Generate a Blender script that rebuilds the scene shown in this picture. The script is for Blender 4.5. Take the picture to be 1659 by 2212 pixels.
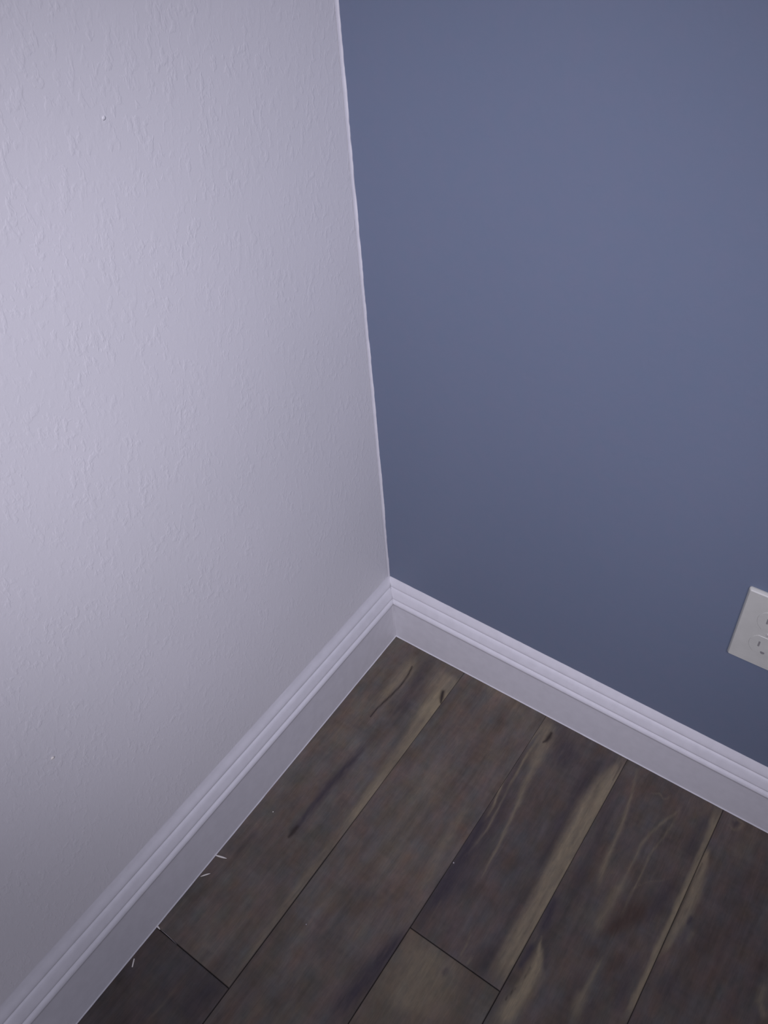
import bpy, math, random
import numpy as np
from mathutils import Matrix, Vector

for o in list(bpy.data.objects):
    bpy.data.objects.remove(o, do_unlink=True)
scene = bpy.context.scene
COL = scene.collection
rng = random.Random(7)

# ------------------------------------------------------------------ camera
CAM = Vector((0.559623, -0.686975, 1.125700))
ROT = ((0.81247342, 0.57940306, -0.06464537),      # right
       (0.36783204, -0.59548239, -0.71421307),     # down
       (-0.45231242, 0.5565005, -0.69693663))      # forward
cam_data = bpy.data.cameras.new('camera')
cam_data.sensor_fit = 'VERTICAL'
cam_data.sensor_height = 36.0
cam_data.lens = 1854.237 * 36.0 / 2212.0
cam_data.clip_start = 0.01
cam = bpy.data.objects.new('camera', cam_data)
COL.objects.link(cam)
rx, dn, fw = (Vector(r) for r in ROT)
cam.matrix_world = Matrix(((rx.x, -dn.x, -fw.x, CAM.x),
                           (rx.y, -dn.y, -fw.y, CAM.y),
                           (rx.z, -dn.z, -fw.z, CAM.z),
                           (0, 0, 0, 1)))
scene.camera = cam

# ------------------------------------------------------------------ light and exposure
scene.view_settings.view_transform = 'Standard'
scene.view_settings.look = 'None'
scene.view_settings.gamma = 1.0
scene.view_settings.use_curve_mapping = False
scene.view_settings.exposure = 0.0
TINT = (1.045, 1.0, 1.215)

world = bpy.data.worlds.new('world')
scene.world = world
world.use_nodes = True
world.node_tree.nodes['Background'].inputs['Color'].default_value = (0.75, 0.85, 1.0, 1)
world.node_tree.nodes['Background'].inputs['Strength'].default_value = 0.1

def aim(o, target):
    d = Vector(target) - o.location
    o.rotation_euler = d.to_track_quat('-Z', 'Y').to_euler()

# added spot just behind and above the viewpoint, shapes brightness falloff; no known lamp
KEY_POWER = 34.3
ld = bpy.data.lights.new('falloff_spot', 'SPOT')
ld.energy = KEY_POWER
ld.color = TINT
ld.spot_size = 1.06
ld.spot_blend = 1.0
ld.shadow_soft_size = 0.09
key = bpy.data.objects.new('falloff_spot', ld)
key.location = (0.665, -0.999, 1.312)
COL.objects.link(key)
aim(key, (0.14, -0.102, 0.528))

# disk added under the ceiling for ambient light; no such lamp known
ROOM_POWER = 23.7
ad = bpy.data.lights.new('ambient_disk', 'AREA')
ad.shape = 'DISK'
ad.size = 0.5
ad.energy = ROOM_POWER
ad.color = TINT
room = bpy.data.objects.new('ambient_disk', ad)
room.location = (1.6, -1.6, 2.40)
COL.objects.link(room)

# ------------------------------------------------------------------ helpers
AL = 0.0126112       # the white wall leans off square by this much
SE = 0.00465488      # the planks run off square by this much
KR, KL = -0.141431, 0.149244   # the boards' height runs out of level along the walls

def mesh_obj(name, verts, faces, mat, parent=None, smooth=False):
    me = bpy.data.meshes.new(name)
    me.from_pydata([tuple(v) for v in verts], [], faces)
    me.update()
    if smooth:
        for p in me.polygons:
            p.use_smooth = True
    me.materials.append(mat)
    o = bpy.data.objects.new(name, me)
    COL.objects.link(o)
    if parent is not None:
        o.parent = parent
    return o

def structure(o):
    o['kind'] = 'structure'
    return o

def tag(o, label, cat, group=None):
    o['label'] = label
    o['category'] = cat
    if group:
        o['group'] = group
    return o

class Nodes:
    def __init__(self, name, rough=0.6, spec=0.3):
        self.m = bpy.data.materials.new(name)
        self.m.use_nodes = True
        self.t = self.m.node_tree
        self.b = self.t.nodes['Principled BSDF']
        self.b.inputs['Roughness'].default_value = rough
        self.b.inputs['Specular IOR Level'].default_value = spec
    def n(self, kind, **kw):
        nd = self.t.nodes.new(kind)
        for k, v in kw.items():
            if k in nd.inputs.keys():
                nd.inputs[k].default_value = v
            else:
                setattr(nd, k, v)
        return nd
    def l(self, a, b):
        self.t.links.new(a, b)
    def pos(self, scale=(1, 1, 1), rot=(0, 0, 0)):
        tc = self.n('ShaderNodeTexCoord')
        mp = self.n('ShaderNodeMapping')
        mp.inputs['Scale'].default_value = scale
        mp.inputs['Rotation'].default_value = rot
        self.l(tc.outputs['Object'], mp.inputs['Vector'])
        return mp.outputs['Vector']
    def noise(self, vec, scale, detail=2.0, rough=0.5, dist=0.0):
        nz = self.n('ShaderNodeTexNoise')
        nz.inputs['Scale'].default_value = scale
        nz.inputs['Detail'].default_value = detail
        nz.inputs['Roughness'].default_value = rough
        nz.inputs['Distortion'].default_value = dist
        self.l(vec, nz.inputs['Vector'])
        return nz
    def ramp(self, fac, a, b, ca, cb):
        r = self.n('ShaderNodeValToRGB')
        r.color_ramp.elements[0].position = a
        r.color_ramp.elements[1].position = b
        r.color_ramp.elements[0].color = (*ca, 1)
        r.color_ramp.elements[1].color = (*cb, 1)
        self.l(fac, r.inputs['Fac'])
        return r.outputs['Color']
    def mix(self, kind, fac, a, b):
        m = self.n('ShaderNodeMix', data_type='RGBA', blend_type=kind)
        if isinstance(fac, float):
            m.inputs[0].default_value = fac
        else:
            self.l(fac, m.inputs[0])
        for s, v in ((6, a), (7, b)):
            if isinstance(v, tuple):
                m.inputs[s].default_value = (*v, 1)
            else:
                self.l(v, m.inputs[s])
        return m.outputs[2]
    def math(self, op, a, b=0.0):
        m = self.n('ShaderNodeMath', operation=op)
        for i, v in enumerate((a, b)):
            if isinstance(v, (int, float)):
                m.inputs[i].default_value = v
            else:
                self.l(v, m.inputs[i])
        return m.outputs[0]
    def bump(self, h, strength, dist):
        b = self.n('ShaderNodeBump')
        b.inputs['Strength'].default_value = strength
        b.inputs['Distance'].default_value = dist
        self.l(h, b.inputs['Height'])
        self.l(b.outputs['Normal'], self.b.inputs['Normal'])

def wall_paint(name, ca, cb, strength, rough, spec, patch=None):
    """flat paint over sprayed orange-peel plaster: raised, ragged-edged flecks"""
    w = Nodes(name, rough, spec)
    v = w.pos((1, 1, 1))
    big = w.noise(v, 5.0, 3.0)
    w.l(w.ramp(big.outputs['Fac'], 0.3, 0.7, ca, cb), w.b.inputs['Base Color'])
    if patch:
        col = w.b.inputs['Base Color'].links[0].from_socket
        pn = w.noise(v, 60.0, 2.0)
        c2 = w.mix('MULTIPLY', 1.0, col, w.ramp(pn.outputs['Fac'], 0.3, 0.7, patch[0], patch[1]))
        w.l(c2, w.b.inputs['Base Color'])
    stretch = w.pos((1.0, 1.0, 0.62), (0.5, 0.0, 0.0))
    a = w.noise(stretch, 165.0, 2.5, 0.55, 0.25)
    ra = w.ramp(a.outputs['Fac'], 0.50, 0.64, (0, 0, 0), (1, 1, 1))
    b = w.noise(v, 420.0, 2.0, 0.6)
    gate = w.noise(v, 26.0, 2.0)
    rg = w.ramp(gate.outputs['Fac'], 0.38, 0.62, (0.25,) * 3, (1, 1, 1))
    h = w.math('ADD', w.math('MULTIPLY', ra, rg), w.math('MULTIPLY', b.outputs['Fac'], 0.25))
    w.bump(h, strength, 0.0006)
    return w.m

M_WHITE = wall_paint('white_wall_paint', (0.735, 0.735, 0.735), (0.765, 0.76, 0.765), 0.29, 0.62, 0.22)
M_BLUE = wall_paint('blue_wall_paint', (0.160, 0.196, 0.270), (0.167, 0.200, 0.274), 0.10, 0.5, 0.32,
                    ((0.97, 1.0, 1.0), (1.02, 1.0, 1.0)))

def plain(name, c, rough=0.5, spec=0.4):
    w = Nodes(name, rough, spec)
    nz = w.noise(w.pos(), 70.0, 3.0)
    d = tuple(x * 0.95 for x in c)
    w.l(w.ramp(nz.outputs['Fac'], 0.35, 0.65, d, c), w.b.inputs['Base Color'])
    return w

_t = plain('trim_paint', (0.715, 0.715, 0.735), 0.42, 0.3)
_b = _t.noise(_t.pos((1, 1, 1)), 160.0, 2.0)
_t.bump(_b.outputs['Fac'], 0.06, 0.0005)
M_TRIM = _t.m
M_PLATE = plain('ivory_plastic', (0.56, 0.57, 0.515), 0.35, 0.45).m
M_SLOT = plain('slot_shade', (0.26, 0.255, 0.25), 0.6, 0.2).m  # grey carries the shade inside the outlet and screw openings
M_SCREW = plain('painted_screw', (0.62, 0.62, 0.58), 0.3, 0.5).m
M_CHIP = plain('paint_flake', (0.80, 0.77, 0.70), 0.6, 0.3).m
M_CRUMB = plain('dull_crumb', (0.45, 0.42, 0.42), 0.7, 0.2).m
M_CEIL = plain('ceiling_paint', (0.7, 0.7, 0.7), 0.8, 0.1).m
M_GAP = plain('seam_dark', (0.035, 0.030, 0.028), 0.9, 0.1).m
M_METAL = plain('lamp_metal', (0.5, 0.5, 0.5), 0.4, 0.5).m

# ------------------------------------------------------------------ room shell
RX, RY, RH = 3.4, 3.6, 2.44
def box(name, x0, x1, y0, y1, z0, z1, mat):
    v = [(x, y, z) for z in (z0, z1) for y in (y0, y1) for x in (x0, x1)]
    f = [(0, 2, 3, 1), (4, 5, 7, 6), (0, 1, 5, 4), (2, 6, 7, 3), (0, 4, 6, 2), (1, 3, 7, 5)]
    return mesh_obj(name, v, f, mat)

def left_wall():
    x1 = AL * RY
    v = [(-0.12, 0, 0), (0, 0, 0), (x1, -RY, 0), (-0.12, -RY, 0)]
    v += [(a, b, RH) for a, b, _ in v]
    f = [(0, 1, 2, 3)[::-1], (4, 5, 6, 7), (0, 4, 5, 1)[::-1], (1, 5, 6, 2)[::-1], (2, 6, 7, 3)[::-1], (3, 7, 4, 0)[::-1]]
    f = [(0, 3, 2, 1), (4, 5, 6, 7), (0, 1, 5, 4), (1, 2, 6, 5), (2, 3, 7, 6), (3, 0, 4, 7)]
    o = mesh_obj('wall_left', v, [tuple(reversed(q)) for q in f], M_WHITE)
    return o
structure(left_wall())
structure(box('wall_back', -0.12, RX, 0, 0.12, 0, RH, M_BLUE))
structure(box('wall_right', RX, RX + 0.12, -RY, 0.12, 0, RH, M_WHITE))
structure(box('wall_front', -0.12, RX + 0.12, -RY - 0.12, -RY, 0, RH, M_WHITE))
structure(box('ceiling', -0.12, RX + 0.12, -RY - 0.12, 0.12, RH, RH + 0.1, M_CEIL))
FEATURES = [
  ('E',0.55,[(144.9,31.3,29.9),(143.7,69.4,28.1),(143.1,113.6,22.3)]),
  ('E',1.0,[(143.5,62.6,18.2),(143.9,95.8,17.9),(143.1,144.8,14.3),(143.1,193.1,10.8)]),
  ('E',0.5,[(143.9,95.8,22.5),(143.3,169.5,16.7),(143.5,239.9,12.4),(144.5,317.6,10.7)]),
  ('E',0.3,[(143.5,239.9,12.4),(144.5,317.6,11.3),(145.4,389.9,9.8),(146.8,467.3,8.9),(144.6,535.0,7.5)]),
  ('L',0.55,[(63.7,33.5,5.8),(68.2,67.5,11.4),(65.9,94.8,8.5),(64.4,135.9,4.9)]),
  ('K',1.0,[(70.6,50.3,1.2),(74.6,66.5,1.3),(75.6,88.5,1.3),(73.6,112.0,1.3),(69.2,142.5,1.0),(68.9,160.2,0.7)]),
  ('K',1.0,[(136.9,62.8,2.7),(141.5,73.8,3.4),(144.8,81.6,1.3)]),
  ('D',0.9,[(86.8,368.0,3.1),(87.2,353.4,3.7),(86.7,329.5,5.0),(87.0,291.0,5.7),(89.5,245.3,5.2),(93.1,193.3,4.6)]),
  ('K',0.95,[(87.0,374.1,1.8),(87.3,364.5,4.3),(87.7,357.1,2.5)]),
  ('D',0.35,[(136.4,201.1,7.6),(135.3,151.7,9.1),(138.7,106.9,4.0)]),
  ('D',0.5,[(85.5,19.5,8.6),(89.6,58.9,7.1),(98.4,103.9,8.2),(105.1,138.5,6.7)]),
  ('D',0.3,[(45.1,387.9,7.5),(39.5,438.4,9.8)]),
  ('D',0.35,[(98.4,540.5,4.4),(98.0,552.6,3.3),(97.8,560.5,2.2)]),
  ('D',0.9,[(288.3,383.5,5.1),(285.6,413.1,8.6),(280.7,445.3,9.0),(276.7,482.2,9.8),(272.7,517.8,10.6)]),
  ('D',0.3,[(150.4,79.9,5.4),(153.3,58.2,6.7),(156.3,36.1,5.4)]),
  ('L',0.18,[(175.9,13.3,9.5),(218.4,15.9,11.8),(259.7,32.7,7.6)]),
  ('L',0.16,[(208.7,171.0,24.3),(206.9,239.7,26.4),(215.7,297.4,22.7),(210.2,353.6,16.6)]),
  ('L',0.22,[(266.5,196.0,4.6),(266.5,232.2,5.7),(268.3,269.8,6.7),(273.3,311.2,6.5),(276.5,337.8,4.3)]),
  ('L',0.5,[(292.5,18.9,9.9),(304.8,45.2,12.1),(308.9,74.1,10.1),(312.9,102.2,8.2)]),
  ('K',1.2,[(308.5,36.4,1.8),(308.9,44.3,3.0),(308.4,52.0,2.4),(305.4,57.6,0.6)]),
  ('L',0.7,[(290.8,35.9,2.5),(286.9,75.1,2.4),(286.8,106.3,2.4),(288.1,144.2,2.0),(294.7,177.3,2.0),(296.0,220.4,1.9)]),
  ('L',0.7,[(296.4,50.7,2.4),(296.7,99.8,2.4),(298.9,137.1,2.3),(302.0,168.3,2.0),(305.5,218.0,1.9),(300.8,255.6,1.6),(301.6,299.4,1.6),(306.2,355.9,1.5)]),
  ('L',0.5,[(311.4,85.7,5.3),(315.1,126.4,4.0),(322.8,162.7,3.4),(325.5,196.8,2.8),(330.2,235.9,2.1),(332.3,275.1,1.6)]),
  ('D',1.0,[(291.2,187.7,5.1),(295.1,224.9,7.8),(297.9,265.1,9.2),(298.9,312.0,9.5),(299.0,360.8,7.2)]),
  ('D',0.5,[(293.0,106.6,4.1),(300.4,152.8,4.6),(311.6,210.0,5.5),(316.4,260.2,6.4),(317.1,296.1,7.3),(313.0,334.1,6.2)]),
  ('D',0.7,[(330.0,28.7,13.1),(341.5,65.8,12.7),(345.2,36.8,15.2)]),
  ('D',0.5,[(398.7,28.1,5.7),(382.2,60.7,7.9),(382.4,90.1,7.8),(386.8,120.1,8.7),(388.9,158.4,9.6),(390.9,195.2,8.3),(393.2,237.7,8.1)]),
  ('D',0.4,[(388.8,336.4,9.6),(385.6,364.2,9.5),(395.5,370.0,7.5)]),
  ('E',0.75,[(418.4,28.2,11.1),(417.9,66.6,20.6),(417.3,111.9,26.4),(418.8,184.0,24.3),(419.4,262.2,20.4),(420.0,334.5,19.6),(419.8,374.4,18.3)]),
  ('K',0.5,[(413.6,25.3,1.0),(414.8,41.7,0.8),(414.8,56.9,0.6)]),
  ('L',0.25,[(355.8,339.0,2.0),(359.7,362.7,2.0),(359.7,375.6,1.9)]),
  ('L',0.3,[(373.2,363.2,1.9),(373.1,375.9,1.9)]),
  ('L',0.5,[(322.9,381.2,34.5),(332.1,425.8,38.1),(345.4,464.9,36.9)]),
  ('D',0.5,[(353.6,392.4,1.0),(354.1,398.3,2.9),(354.6,404.2,1.0)]),
  ('D',0.3,[(292.0,389.0,1.5),(291.1,415.8,1.5)]),
  ('D',0.9,[(423.4,238.6,4.0),(425.5,261.4,5.8),(427.3,277.2,4.8),(426.7,294.2,3.8)]),
  ('D',1.0,[(427.1,310.3,2.4),(426.8,320.2,4.2),(425.9,333.6,2.8),(425.4,346.5,1.4)]),
  ('L',0.5,[(425.9,304.6,1.0),(425.2,311.6,1.0)]),
  ('L',1.1,[(431.8,295.4,1.0),(435.1,306.2,2.8),(439.3,320.0,5.6),(441.6,333.6,8.8),(442.9,353.2,9.1),(441.0,374.4,9.0),(438.3,398.1,9.8),(437.3,414.5,10.6)]),
  ('K',0.6,[(437.4,335.2,0.8),(437.0,344.8,0.8),(435.8,356.2,0.6)]),
  ('K',0.7,[(432.9,365.5,0.7),(431.3,373.8,0.8),(429.8,383.3,0.5)]),
  ('D',0.4,[(454.9,329.5,2.7),(444.2,311.6,3.7)]),
  ('L',0.42,[(435.2,22.2,2.8),(446.7,71.4,3.2),(452.4,115.2,3.6),(454.4,148.2,4.1),(457.2,175.1,4.0),(462.0,205.6,4.4)]),
  ('L',0.38,[(508.8,39.7,1.5),(501.3,61.4,2.0),(491.9,84.1,2.5),(484.5,121.2,3.0),(484.7,156.6,2.5),(486.1,189.3,1.9)]),
  ('L',0.38,[(508.5,47.1,1.5),(504.7,96.3,2.0),(499.4,129.1,2.0),(500.6,158.2,1.5),(500.1,182.7,1.4),(501.6,223.4,1.9),(502.5,251.9,1.8)]),
  ('L',0.35,[(486.0,175.2,6.8),(483.8,204.8,6.7),(482.6,235.7,6.6),(484.1,258.5,5.6)]),
  ('L',0.5,[(503.8,274.2,2.3),(502.5,303.2,3.6),(501.6,328.1,5.7),(504.7,358.3,6.9)]),
  ('L',0.2,[(497.7,180.1,1.0),(511.5,161.6,1.2),(538.6,137.7,1.4)]),
  ('D',0.5,[(422.2,63.8,10.9),(429.0,108.0,7.4),(433.0,151.9,7.2),(434.4,195.5,7.0),(437.9,228.8,5.9)]),
  ('R',1.0,[(523.0,188.6,7.4),(512.8,207.1,11.1),(504.0,228.5,8.3),(491.1,253.8,4.6)]),
  ('R',0.6,[(523.2,257.7,4.5),(516.2,275.2,7.1),(513.9,289.3,4.4)]),
  ('R',0.5,[(496.9,272.5,5.5),(487.8,285.1,3.6)]),
  ('R',0.4,[(459.0,39.4,7.5),(478.8,38.6,5.3)]),
  ('L',0.25,[(465.0,45.4,1.6),(476.2,40.4,1.6),(486.4,44.2,1.6),(490.0,33.6,1.0)]),
  ('D',0.6,[(539.3,139.3,6.6),(533.9,171.0,9.3),(530.9,206.9,4.6)]),
  ('D',0.5,[(539.1,253.3,6.2),(538.2,291.0,6.1),(541.8,324.2,5.1)]),
  ('E',0.75,[(555.2,24.0,9.9),(555.4,70.0,6.8),(554.1,115.0,6.1),(555.1,163.6,6.0),(555.5,223.0,6.2),(556.2,272.6,6.5),(556.9,322.5,7.1)]),
  ('D',0.4,[(541.5,33.1,5.0),(538.2,74.0,5.9),(539.9,110.1,3.8)]),
  ('K',0.5,[(558.8,100.3,0.8),(557.8,158.3,1.0),(557.0,212.3,1.0),(557.0,233.5,0.9)]),
  ('G',0.65,[(558.8,79.0,5.8),(559.2,104.4,10.4),(559.2,143.5,15.7),(560.2,183.8,13.5),(560.1,219.9,8.0),(559.5,239.4,3.5)]),
  ('D',0.9,[(572.2,170.9,1.4),(572.4,178.8,2.2),(572.1,185.6,1.3)]),
  ('L',0.3,[(581.5,185.8,3.5),(579.7,203.3,3.5)]),
  ('D',0.7,[(570.9,22.2,1.5),(576.4,25.5,2.2),(578.1,18.1,1.5)]),
  ('L',0.3,[(568.8,30.5,2.5),(579.2,33.6,2.9),(583.9,20.5,2.9),(573.0,16.0,2.0)]),
  ('L',0.35,[(671.1,194.0,5.7),(671.0,218.0,4.8),(684.4,234.8,4.7)]),
  ('R',0.4,[(586.3,227.4,6.9),(604.6,170.2,13.1)]),
  ('D',0.4,[(573.2,279.0,8.4),(581.2,243.3,6.8)]),
  ('D',0.3,[(656.4,222.1,7.3),(651.6,254.5,7.9)]),
  ('L',0.15,[(594.9,43.6,14.2),(598.3,70.8,13.9)]),
  ('D',0.6,[(131.7,562.9,7.5),(127.2,590.7,8.5),(127.0,617.9,8.3)]),
  ('L',0.15,[(94.7,581.8,2.7),(93.5,619.9,2.7),(90.6,640.0,2.7)]),
]

# ------------------------------------------------------------------ plank floor
def lattice(u, v, seed):
    iu = np.floor(u).astype(np.int64); iv = np.floor(v).astype(np.int64)
    fu = u - iu; fv = v - iv
    fu = fu * fu * (3 - 2 * fu); fv = fv * fv * (3 - 2 * fv)
    def h(a, b):
        x = (a * 374761393 + b * 668265263 + seed * 1274126177) & 0xffffffff
        x = ((x ^ (x >> 13)) * 1103515245) & 0xffffffff
        x = ((x ^ (x >> 16)) * 40503) & 0xffffffff
        return ((x ^ (x >> 11)) & 0xffff) / 65535.0
    a = h(iu, iv) * (1 - fu) + h(iu + 1, iv) * fu
    b = h(iu, iv + 1) * (1 - fu) + h(iu + 1, iv + 1) * fu
    return a * (1 - fv) + b * fv

def fbm(u, v, seed, octs=4):
    s = 0; amp = 0.5; tot = 0
    for k in range(octs):
        s = s + amp * lattice(u * 2 ** k, v * 2 ** k, seed + k * 17)
        tot += amp; amp *= 0.55
    return s / tot * 2 - 1

def smooth(x):
    x = np.clip(x, 0, 1)
    return x * x * (3 - 2 * x)

SEAMS = [4.0, 145.894, 288.743, 418.167, 555.441, 692.0]
while SEAMS[-1] < RX * 1000:
    SEAMS.append(SEAMS[-1] + 137.0)
# butt joints (mm from the blue wall) per row of planks
BUTTS = {0: [560.5, 1780], 1: [1150, 2370], 2: [378.7, 1598, 2818], 3: [930, 2150], 4: [1350, 2570]}
# tone of each plank: (R, G, B) albedo
TONES = [
    [(0.142, 0.124, 0.110), (0.096, 0.083, 0.080), (0.13, 0.11, 0.10)],
    [(0.142, 0.121, 0.107), (0.13, 0.11, 0.10), (0.12, 0.10, 0.09)],
    [(0.116, 0.099, 0.093), (0.140, 0.117, 0.096), (0.12, 0.10, 0.09), (0.11, 0.10, 0.09)],
    [(0.118, 0.100, 0.091), (0.13, 0.11, 0.10), (0.12, 0.10, 0.09)],
    [(0.118, 0.099, 0.092), (0.12, 0.10, 0.09), (0.12, 0.10, 0.09)],
]
LIGHT = np.array((0.305, 0.262, 0.180))
DARK = np.array((0.062, 0.053, 0.066))
CRACK = np.array((0.035, 0.026, 0.024))
RED = np.array((0.085, 0.058, 0.048))
COLS = {'E': LIGHT, 'G': LIGHT, 'L': LIGHT, 'D': DARK, 'K': CRACK, 'R': RED}

def plank_colour(row, part, X, T):
    """X, T in mm; returns the wood's own colour with its sapwood streaks, knots and checks"""
    tones = TONES[row] if row < len(TONES) else [(0.12, 0.10, 0.092)] * 8
    base = np.array(tones[min(part, len(tones) - 1)])
    sd = row * 101 + part * 31
    f1 = fbm(X / 26.0, T / 190.0, sd + 1, 4)
    f2 = fbm(X / 5.5 + 0.8 * f1, T / 85.0, sd + 2, 4)
    f3 = fbm(X / 30.0, T / 30.0, sd + 3, 5)
    saw = fbm(X / 60.0, T / 5.0, sd + 4, 3)
    k = 1 + 0.26 * f1 + 0.20 * f2 + 0.26 * f3 + 0.08 * saw
    c = base[None, :] * k[:, None]
    hue = fbm(X / 14.0, T / 26.0, sd + 9, 3)
    hue2 = fbm(X / 16.0, T / 22.0, sd + 11, 3)
    c[:, 0] *= 1 + 0.15 * hue
    c[:, 1] *= 1 + 0.06 * hue2 - 0.02 * hue
    c[:, 2] *= 1 - 0.06 * hue + 0.2 * hue2
    wx = X + 1.8 * fbm(X / 9.0, T / 28.0, sd + 5, 3)
    wt = T + 4.0 * fbm(X / 7.0, T / 30.0, sd + 6, 3)
    grit = fbm(X / 2.2, T / 14.0, sd + 7, 3)
    lo, hi = SEAMS[row], SEAMS[row + 1]
    for kind, strength, pts in sorted(FEATURES, key=lambda f: f[0] == 'K'):
        mx = sum(p[0] - SE * p[1] for p in pts) / len(pts)
        mt = sum(p[1] for p in pts) / len(pts)
        if not (lo <= mx < hi):
            continue
        cuts = BUTTS.get(row, [])
        if sum(1 for b in cuts if mt > b) != part:
            continue
        if kind in 'EG':                      # pale sapwood running along one edge of the plank
            tk = np.array([p[1] for p in pts]); wk = np.array([p[2] for p in pts])
            o = np.argsort(tk); tk = tk[o]; wk = wk[o]
            w = np.interp(wt, tk, wk)
            span = tk[-1] - tk[0]
            ends = smooth((wt - tk[0]) / (0.12 * span + 4) + 0.4) * smooth((tk[-1] - wt) / (0.15 * span + 4) + 0.3)
            U = wx - SE * T
            e = (hi - U) if kind == 'E' else (U - lo)
            m = smooth((1.45 - e / w) * 1.15) * ends * strength * np.clip(1 + 0.30 * grit + 0.25 * f2, 0, 1.25)
        else:
            px, pt = (X, T) if kind == 'K' else (wx, wt)
            if kind == 'K':
                px = X + 0.5 * fbm(X / 5.0, T / 9.0, sd + 8, 2)
            m = np.zeros(X.shape)
            nseg = len(pts) - 1
            sharp = {'L': 1.0, 'K': 0.9, 'D': 0.62, 'R': 0.7}[kind]
            for k, ((x0, t0, w0), (x1, t1, w1)) in enumerate(zip(pts[:-1], pts[1:])):
                dx, dt = x1 - x0, t1 - t0
                s = np.clip(((px - x0) * dx + (pt - t0) * dt) / (dx * dx + dt * dt + 1e-9), 0, 1)
                d = np.hypot(px - x0 - s * dx, pt - t0 - s * dt)
                w = w0 + s * (w1 - w0)
                g = (k + s) / nseg
                fade = 1 if kind == 'K' else 0.35 + 0.65 * smooth(np.minimum(g, 1 - g) * 5)
                if kind == 'L' and w0 < 4:
                    w = w * 0.72
                m = np.maximum(m, np.exp(-(d / w) ** 2 * sharp) * fade)
            m = m * min(strength, 1.0)
            if kind != 'K':
                m = m * np.clip(1 + 0.35 * grit, 0, 1.2)
        m = np.clip(m, 0, 1)[:, None]
        tgt = COLS[kind][None, :] * (1 + 0.12 * f2)[:, None]
        c = c * (1 - m) + tgt * m
    return np.clip(c * np.array((0.80, 0.785, 0.735)), 0.008, 0.6)

def axis(a, b, fine, step, coarse):
    """samples from a to b: rolled edge, then fine steps while inside `fine`, then coarse"""
    out = [a + 0.2, a + 0.7, a + 1.5]
    x = a + 1.5
    while x < b - 1.5:
        x += step if x < fine else coarse
        if x < b - 1.6:
            out.append(x)
    out += [b - 1.5, b - 0.7, b - 0.2]
    return np.array(out)

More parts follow.
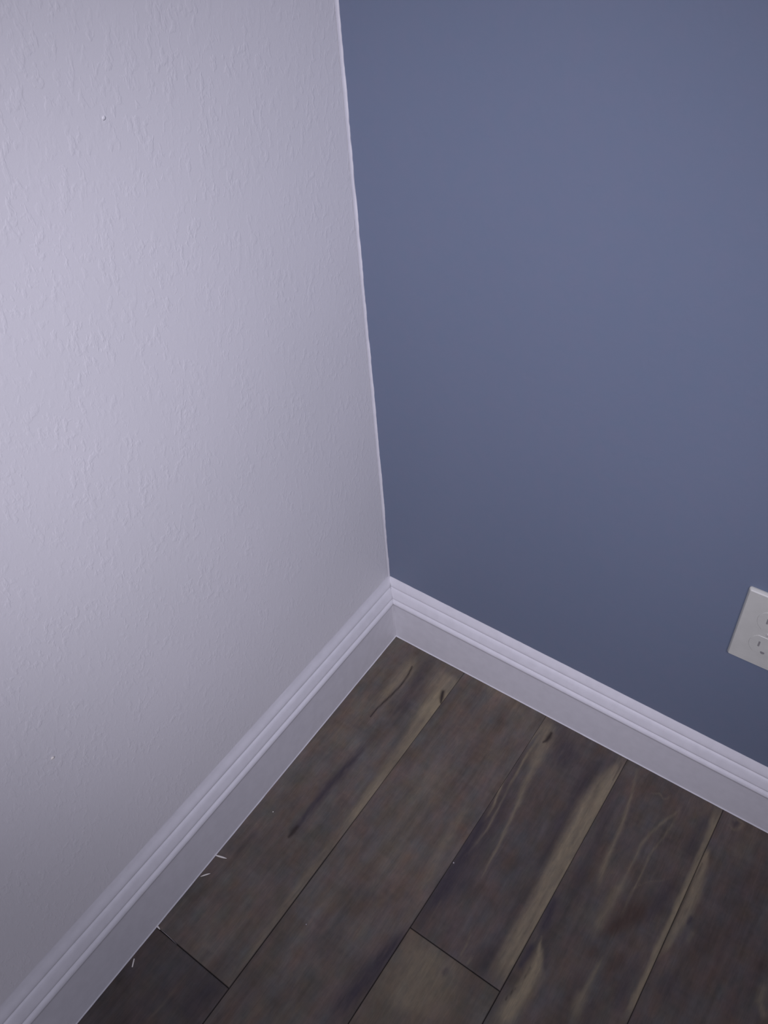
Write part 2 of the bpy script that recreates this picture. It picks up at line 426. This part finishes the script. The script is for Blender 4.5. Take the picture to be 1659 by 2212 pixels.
def build_floor():
    V = []; F = []; Cc = []; off = 0
    T1 = RY * 1000
    for row in range(len(SEAMS) - 1):
        u0, u1 = SEAMS[row], SEAMS[row + 1]
        cuts = [4.0] + BUTTS.get(row, [700 + (row * 487) % 1200, 1950 + (row * 487) % 1200]) + [T1]
        us = axis(u0, u1, 760 if u0 < 760 else -1, 1.7, 30)
        for part in range(len(cuts) - 1):
            t0, t1 = cuts[part], cuts[part + 1]
            ts = axis(t0, t1, 800 if u0 < 760 else -1, 1.7, 30)
            U, T = np.meshgrid(us, ts, indexing='ij')
            X = U + SE * T
            eu = np.minimum(U - u0, u1 - U); et = np.minimum(T - t0, t1 - T)
            e = np.minimum(eu, et)
            near_t = smooth((T - 230) / 170)
            sl = {0: 0.6, 1: 0.25 + 0.75 * near_t, 2: 0.12 + 0.75 * near_t, 3: 0.35 + 0.55 * near_t, 4: 0.5 + 0.2 * near_t}
            sa = sl.get(row, 0.6) + 0 * T; sb = sl.get(row + 1, 0.6) + 0 * T
            open_ = np.where(et < eu, 1.0, np.where(U - u0 < u1 - U, sa, sb))   # how open each joint is
            z = -1.1 * open_ * np.clip(1 - (e - 0.2) / 1.0, 0, 1) ** 2
            wob = fbm(U / 40.0, T / 160.0, row * 7 + part + 300, 3) * 0.12
            z = z + wob - 0.12
            xs = X.ravel(); tt = T.ravel()
            col = plank_colour(row, part, xs, tt)
            joint_dark = (np.clip(1 - (e.ravel() - 0.2) / 1.0, 0, 1) * open_.ravel())[:, None] * 0.85  # colour darkens towards each joint
            col = col * (1 - joint_dark) + np.array((0.03, 0.025, 0.024))[None] * joint_dark
            nu, nt = len(us), len(ts)
            V.append(np.stack([xs / 1000, -tt / 1000, z.ravel() / 1000], 1))
            Cc.append(col)
            i = np.arange(nu * nt).reshape(nu, nt) + off
            q = np.stack([i[:-1, :-1], i[:-1, 1:], i[1:, 1:], i[1:, :-1]], -1).reshape(-1, 4)
            F.append(q)
            off += nu * nt
    V = np.concatenate(V); F = np.concatenate(F); Cc = np.concatenate(Cc)
    # dark underlay below the planks
    b = len(V)
    V = np.concatenate([V, np.array([(-0.12, 0.12, -0.0016), (RX + 0.12, 0.12, -0.0016), (RX + 0.12, -RY - 0.12, -0.0016), (-0.12, -RY - 0.12, -0.0016),
                                     (-0.12, 0.12, -0.05), (RX + 0.12, 0.12, -0.05), (RX + 0.12, -RY - 0.12, -0.05), (-0.12, -RY - 0.12, -0.05)])])
    Cc = np.concatenate([Cc, np.full((8, 3), 0.02)])
    F = np.concatenate([F, np.array([(b, b + 3, b + 2, b + 1), (b + 4, b + 5, b + 6, b + 7), (b, b + 1, b + 5, b + 4),
                                     (b + 1, b + 2, b + 6, b + 5), (b + 2, b + 3, b + 7, b + 6), (b + 3, b, b + 4, b + 7)])])
    me = bpy.data.meshes.new('floor')
    me.vertices.add(len(V)); me.vertices.foreach_set('co', V.astype(np.float32).ravel())
    me.loops.add(F.size); me.loops.foreach_set('vertex_index', F.astype(np.int32).ravel())
    me.polygons.add(len(F))
    me.polygons.foreach_set('loop_start', np.arange(0, F.size, 4, dtype=np.int32))
    me.polygons.foreach_set('loop_total', np.full(len(F), 4, dtype=np.int32))
    me.polygons.foreach_set('use_smooth', np.ones(len(F), dtype=bool))
    me.update(calc_edges=True)
    me.validate()
    at = me.color_attributes.new('wood', 'FLOAT_COLOR', 'POINT')
    at.data.foreach_set('color', np.concatenate([Cc, np.ones((len(Cc), 1))], 1).astype(np.float32).ravel())
    w = Nodes('plank_wood', 0.55, 0.28)
    ca = w.n('ShaderNodeAttribute', attribute_name='wood')
    g = w.noise(w.pos((1.0, 0.07, 1.0)), 620.0, 4.0, 0.65)
    gr = w.ramp(g.outputs['Fac'], 0.28, 0.72, (0.90,) * 3, (1.10,) * 3)
    g2 = w.noise(w.pos((1.0, 0.45, 1.0)), 170.0, 3.0, 0.6, 0.6)
    gr2 = w.ramp(g2.outputs['Fac'], 0.3, 0.7, (0.92, 0.93, 0.95), (1.10, 1.07, 1.04))
    w.l(w.mix('MULTIPLY', 1.0, w.mix('MULTIPLY', 1.0, ca.outputs['Color'], gr), gr2), w.b.inputs['Base Color'])
    w.bump(g.outputs['Fac'], 0.12, 0.0005)
    me.materials.append(w.m)
    o = bpy.data.objects.new('floor', me)
    COL.objects.link(o)
    return structure(o)
build_floor()

# ------------------------------------------------------------------ moulded baseboards
def arc(d0, z0, d1, z1, n, power=2.0):
    """convex roll: starts facing up at (d0,z0), ends facing the room at (d1,z1)"""
    return [(d0 + (d1 - d0) * math.sin(a), z1 + (z0 - z1) * math.cos(a))
            for a in (i * math.pi / 2 / n for i in range(n + 1))]

def profile():
    p = [(0.0, 126.6), (0.2, 125.8), (0.8, 125.0), (2.0, 122.9), (3.6, 120.0), (5.0, 117.3), (5.9, 115.2), (6.4, 113.4),
         (6.5, 112.1), (6.1, 111.0), (5.4, 110.2), (5.5, 109.4), (6.8, 109.1), (8.0, 108.2), (9.8, 104.0), (11.4, 100.2), (12.5, 97.2),
         (13.1, 95.2), (13.2, 93.7), (12.8, 92.6), (12.0, 91.7), (12.1, 91.0), (13.4, 90.8), (14.9, 89.8), (16.0, 87.6), (16.5, 86.0),
         (16.5, 84.8), (16.1, 83.6), (15.5, 82.4), (15.2, 80.5), (15.1, 78.0), (15.0, 60.0), (14.8, 30.0), (14.6, 6.0), (14.6, 3.4),
         (14.65, 1.9), (15.0, 1.4), (15.3, 0.9), (15.3, 0.4), (15.2, -0.3)]
    return p
PROF = profile()
FILLET = [(0.0, 129.0), (0.25, 127.6), (0.7, 126.4), (1.3, 124.9)]

def fb(x, s, seed):
    return float(fbm(np.array([x / s]), np.array([seed * 1.37]), seed, 3)[0])

def baseboard(name, side):
    L = (RY if side == 'left' else RX) * 1000
    ts = list(np.arange(0, 900, 5.0)) + list(np.arange(900, L + 1, 60.0))
    V = []; F = []
    k = KL if side == 'left' else KR
    P = FILLET + PROF[3:] if side == 'left' else PROF
    n = len(P)
    for j, t in enumerate(ts):
        tt = min(t, 700.0)
        for i, (d, z) in enumerate(P):
            zz = z * (1 + k * tt / 1000) if z > 3.5 else z
            dd = d
            if i < 3 and side == 'right':
                zz += 0.35 * fb(t, 7, 5)
            if i == 0 and side == 'left':
                zz += 1.5 * fb(t, 25, 6)
            if z < 1.6 and z > -0.2:
                dd += 0.35 * fb(t, 16, 9) + 0.2
            s = max(t, dd)                    # mitred into the inner corner
            if side == 'left':
                V.append(((dd + AL * s) / 1000, -s / 1000, zz / 1000))
            else:
                V.append(((s + AL * s if t < 30 else s) / 1000, -dd / 1000, zz / 1000))
    for j in range(len(ts) - 1):
        for i in range(n - 1):
            a, b, c, d_ = j * n + i, j * n + i + 1, (j + 1) * n + i + 1, (j + 1) * n + i
            F.append((a, b, c, d_) if side == 'left' else (a, d_, c, b))
    o = mesh_obj(name, V, F, M_TRIM, smooth=True)
    return structure(o)
baseboard('baseboard_left', 'left')
baseboard('baseboard_back', 'right')

# bead of caulk and white paint running down the inner corner, with a wavering cut-in edge on the blue
def corner_bead():
    V = []; F = []
    zs = np.arange(0.124, RH, 0.002)
    for z in zs:
        mm = z * 1000
        w = 1.3 + 1.3 * fb(mm, 150, 21) + 0.8 * fb(mm, 30, 22) + 0.45 * fb(mm, 9, 23) + EDGE(mm)
        w = max(0.5, w) / 1000
        V += [(0.0004, -0.0038, z), (0.0007, -0.0019, z), (0.0014, -0.0009, z), (min(0.0026, 0.0016 + w * .4), -0.0007, z),
              (0.0012 + w * .9, -0.0006, z), (0.0014 + w, 0.0001, z)]
    n = 6
    for j in range(len(zs) - 1):
        for i in range(n - 1):
            a = j * n + i
            F.append((a, a + 1, a + 1 + n, a + n))
    return structure(mesh_obj('trim_1', V, F, M_TRIM, smooth=True))
def EDGE(mm):
    return 0.0
corner_bead()

# ------------------------------------------------------------------ wall outlet
def rounded_plate(w, h, t, r, bevel, seg=5):
    """plate standing out of the wall towards -Y, centred on x, z"""
    def ring(w_, h_, r_):
        pts = []
        for cx, cz, a0 in ((1, 1, 0), (-1, 1, 90), (-1, -1, 180), (1, -1, 270)):
            for s in range(seg + 1):
                a = math.radians(a0 + 90 * s / seg)
                pts.append((cx * (w_ / 2 - r_) + r_ * math.cos(a), cz * (h_ / 2 - r_) + r_ * math.sin(a)))
        return pts
    layers = [(0.0, ring(w, h, r)), (t * 0.35, ring(w, h, r)),
              (t * 0.75, ring(w - bevel * 1.0, h - bevel * 1.0, max(r - bevel * .3, 1e-4))),
              (t, ring(w - bevel * 2, h - bevel * 2, max(r - bevel * .5, 1e-4)))]
    V = []; F = []
    n = len(layers[0][1])
    for y, pts in layers:
        V += [(x, -y, z) for x, z in pts]
    for j in range(len(layers) - 1):
        for i in range(n):
            a, b = j * n + i, j * n + (i + 1) % n
            F.append((a, b, b + n, a + n))
    F.append(tuple((len(layers) - 1) * n + i for i in range(n)))
    return V, F

def shifted(V, dx, dy, dz):
    return [(x + dx, y + dy, z + dz) for x, y, z in V]

def outlet():
    root = bpy.data.objects.new('wall_outlet', None)
    COL.objects.link(root)
    PW, PH = 0.070, 0.1143
    root.location = (0.49215 + PW / 2, -0.0002, 0.2947 + PH / 2)
    tag(root, 'off-white duplex power outlet on the blue wall at the right edge', 'power outlet')
    V, F = rounded_plate(PW, PH, 0.0048, 0.0022, 0.0022)
    mesh_obj('cover_plate', V, F, M_PLATE, root)
    for s in (1, -1):
        # duplex face: round with flattened top and bottom
        pts = []
        R0, half = 0.0172, 0.0142
        for k in range(40):
            a = 2 * math.pi * k / 40
            x, z = R0 * math.cos(a), R0 * math.sin(a)
            pts.append((x, max(-half, min(half, z))))
        n = len(pts); V = []; F = []
        for y, sc in ((0.0044, 1.0), (0.0050, 1.0), (0.0054, 0.975)):
            V += [(x * sc, -y, z * sc) for x, z in pts]
        for j in range(2):
            for i in range(n):
                a, b = j * n + i, j * n + (i + 1) % n
                F.append((a, b, b + n, a + n))
        F.append(tuple(2 * n + i for i in range(n)))
        face = mesh_obj('receptacle', V, F, M_PLATE, root)
        face.location = (0, 0, s * 0.0195)
        for dx, hh in ((-0.00635, 0.0085), (0.00635, 0.0070)):
            V, F = rounded_plate(0.0021, hh, 0.0003, 0.0004, 0.0001, 2)
            sl = mesh_obj('slot', shifted(V, dx, -0.0052, 0.0012), F, M_SLOT, face)  # thin grey plate on the face, in place of a shaded opening
        pts = [(0.0024 * math.cos(a), 0.0024 * math.sin(a)) for a in [2 * math.pi * k / 16 for k in range(16)]]
        pts = [(x, min(z, 0.0014)) for x, z in pts]
        V = [(x, -0.0052, z - 0.0105) for x, z in pts] + [(x, -0.0055, z - 0.0105) for x, z in pts]
        F = [(i, (i + 1) % 16, (i + 1) % 16 + 16, i + 16) for i in range(16)] + [tuple(range(16, 32))]
        mesh_obj('ground_hole', V, F, M_SLOT, face)
    # centre screw
    V = []; F = []
    for y, r in ((0.0046, 0.0031), (0.0056, 0.0029), (0.0060, 0.0018)):
        V += [(r * math.cos(2 * math.pi * k / 20), -y, r * math.sin(2 * math.pi * k / 20)) for k in range(20)]
    for j in range(2):
        for i in range(20):
            a, b = j * 20 + i, j * 20 + (i + 1) % 20
            F.append((a, b, b + 20, a + 20))
    F.append(tuple(range(40, 60)))
    sc = mesh_obj('screw', V, F, M_SCREW, root)
    V, F = rounded_plate(0.0040, 0.0008, 0.0002, 0.0002, 0.00005, 1)
    mesh_obj('screw_slot', shifted(V, 0, -0.0060, 0), F, M_SLOT, sc)
outlet()

# ------------------------------------------------------------------ scraps on the floor
def flake(name, a, b, w, h, label, mat, cat='paint chip', group=None, blunt=False, lift=0.0, bend=0.0):
    """thin curled sliver from a to b (x, t in mm)"""
    (x0, t0), (x1, t1) = a, b
    L = math.hypot(x1 - x0, t1 - t0)
    n = 12; V = []; F = []
    for i in range(n + 1):
        s = i / n
        c = s * L
        wid = w * (min(1, math.sin(math.pi * min(max(s, 0.03), 0.97)) ** 0.6 * 1.05) if not blunt else (0.85 + 0.15 * math.sin(math.pi * s)))
        th = h * (0.6 + 0.4 * math.sin(math.pi * s))
        zc = lift * s * s
        side = bend * math.sin(math.pi * s)
        for dy, dz in ((-0.5, 0), (-0.35, 0.8), (0, 1.0), (0.35, 0.7), (0.5, 0), (0, -0.02)):
            V.append((c / 1000, (dy * wid + side) / 1000, (dz * th + zc) / 1000))
    m = 6
    for i in range(n):
        for k in range(m):
            p, q = i * m + k, i * m + (k + 1) % m
            F.append((p, q, q + m, p + m))
    F.append(tuple(range(m))[::-1]); F.append(tuple(n * m + k for k in range(m)))
    o = mesh_obj(name, V, F, mat, smooth=True)
    o.location = (x0 / 1000, -t0 / 1000, 0.0002)
    o.rotation_euler = (0, 0, math.atan2(-(t1 - t0), x1 - x0))
    tag(o, label, cat, group)
    return o

flake('paint_chip', (18.5, 450.0), (36.4, 444.3), 2.6, 0.8, 'largest white pointed sliver on the floor, touching the left baseboard', M_CHIP, lift=0.6)
flake('paint_chip', (23.7, 482.0), (31.8, 471.4), 2.0, 0.7, 'white pointed sliver on the floor just below the largest one, clear of the baseboard', M_CHIP, bend=0.3)
flake('paint_chip', (26.4, 603.2), (31.8, 611.6), 1.9, 0.7, 'small blunt white chip on the floor nearest the bottom, beside left baseboard', M_CHIP, blunt=True)
flake('paint_chip', (17.0, 558.6), (28.0, 560.2), 2.4, 0.7, 'tiny white triangle chip stuck at the left baseboard where the plank end joint starts', M_CHIP)
flake('fibre', (28.0, 560.0), (58.9, 560.9), 0.55, 0.35, 'thin pale hair-like fibre lying in the end joint of the first plank', M_CRUMB, cat='fibre', bend=0.5)

def crumb(name, x, t, r, label, cat, mat, squash=0.6, seed=1, z=None, wall=None):
    rr = random.Random(seed); V = []; F = []
    n, m = 8, 5
    for j in range(m + 1):
        ph = math.pi * j / m
        for i in range(n):
            a = 2 * math.pi * i / n
            q = r * (0.8 + 0.4 * rr.random())
            V.append((q * math.sin(ph) * math.cos(a) / 1000, q * math.sin(ph) * math.sin(a) / 1000, q * squash * math.cos(ph) / 1000))
    for j in range(m):
        for i in range(n):
            a, b = j * n + i, j * n + (i + 1) % n
            F.append((a, a + n, b + n, b))
    o = mesh_obj(name, V, F, mat, smooth=True)
    if wall is None:
        o.location = (x / 1000, -t / 1000, r * squash * 0.8 / 1000)
    else:
        o.location = wall
        o.rotation_euler = (0, math.pi / 2, 0)
    tag(o, label, cat)
    return o
crumb('crumb', 45.2, 358.7, 0.8, 'tiny pinkish crumb on the first plank, halfway along the left baseboard', 'crumb', M_CHIP, 0.6, 3)
crumb('crumb', 179.6, 449.8, 0.8, 'tiny grey crumb on the second plank from the left baseboard', 'crumb', M_CRUMB, 0.6, 4)
crumb('crumb', 292.4, 279.2, 1.1, 'tiny bluish grey crumb on the dark edge of the third plank', 'crumb', M_CRUMB, 0.6, 5)
crumb('paint_blob', 0, 0, 1.9, 'small bright blob of dried paint low on the white wall', 'paint blob', M_CHIP, 0.45, 6, wall=(0.0072, -0.5511, 0.3923))
crumb('paint_blob', 0, 0, 1.6, 'faint raised blob standing in for a small nick high on the white wall', 'paint blob', M_WHITE, 0.25, 8, wall=(0.0040, -0.2852, 0.9074))  # raised shape in place of a small nick in the wall

# ------------------------------------------------------------------ ceiling light fitting (added out of view to house the ambient disk)
def fitting():
    root = bpy.data.objects.new('added_ceiling_light', None)
    COL.objects.link(root)
    root.location = (1.6, -1.6, RH)
    tag(root, 'added, unseen round flush ceiling light in the middle of the room', 'ceiling light')
    V = []; F = []; n = 48
    for z, r in ((0, 0.28), (-0.03, 0.28), (-0.034, 0.275), (-0.03, 0.262), (-0.006, 0.258)):
        V += [(r * math.cos(2 * math.pi * k / n), r * math.sin(2 * math.pi * k / n), z) for k in range(n)]
    for j in range(4):
        for i in range(n):
            a, b = j * n + i, j * n + (i + 1) % n
            F.append((a, b, b + n, a + n))
    mesh_obj('rim', V, F, M_METAL, root, smooth=True)
    V = [(0.258 * math.cos(2 * math.pi * k / n), 0.258 * math.sin(2 * math.pi * k / n), -0.012) for k in range(n)]
    mesh_obj('diffuser', V, [tuple(range(n))[::-1]], M_PLATE, root)
fitting()
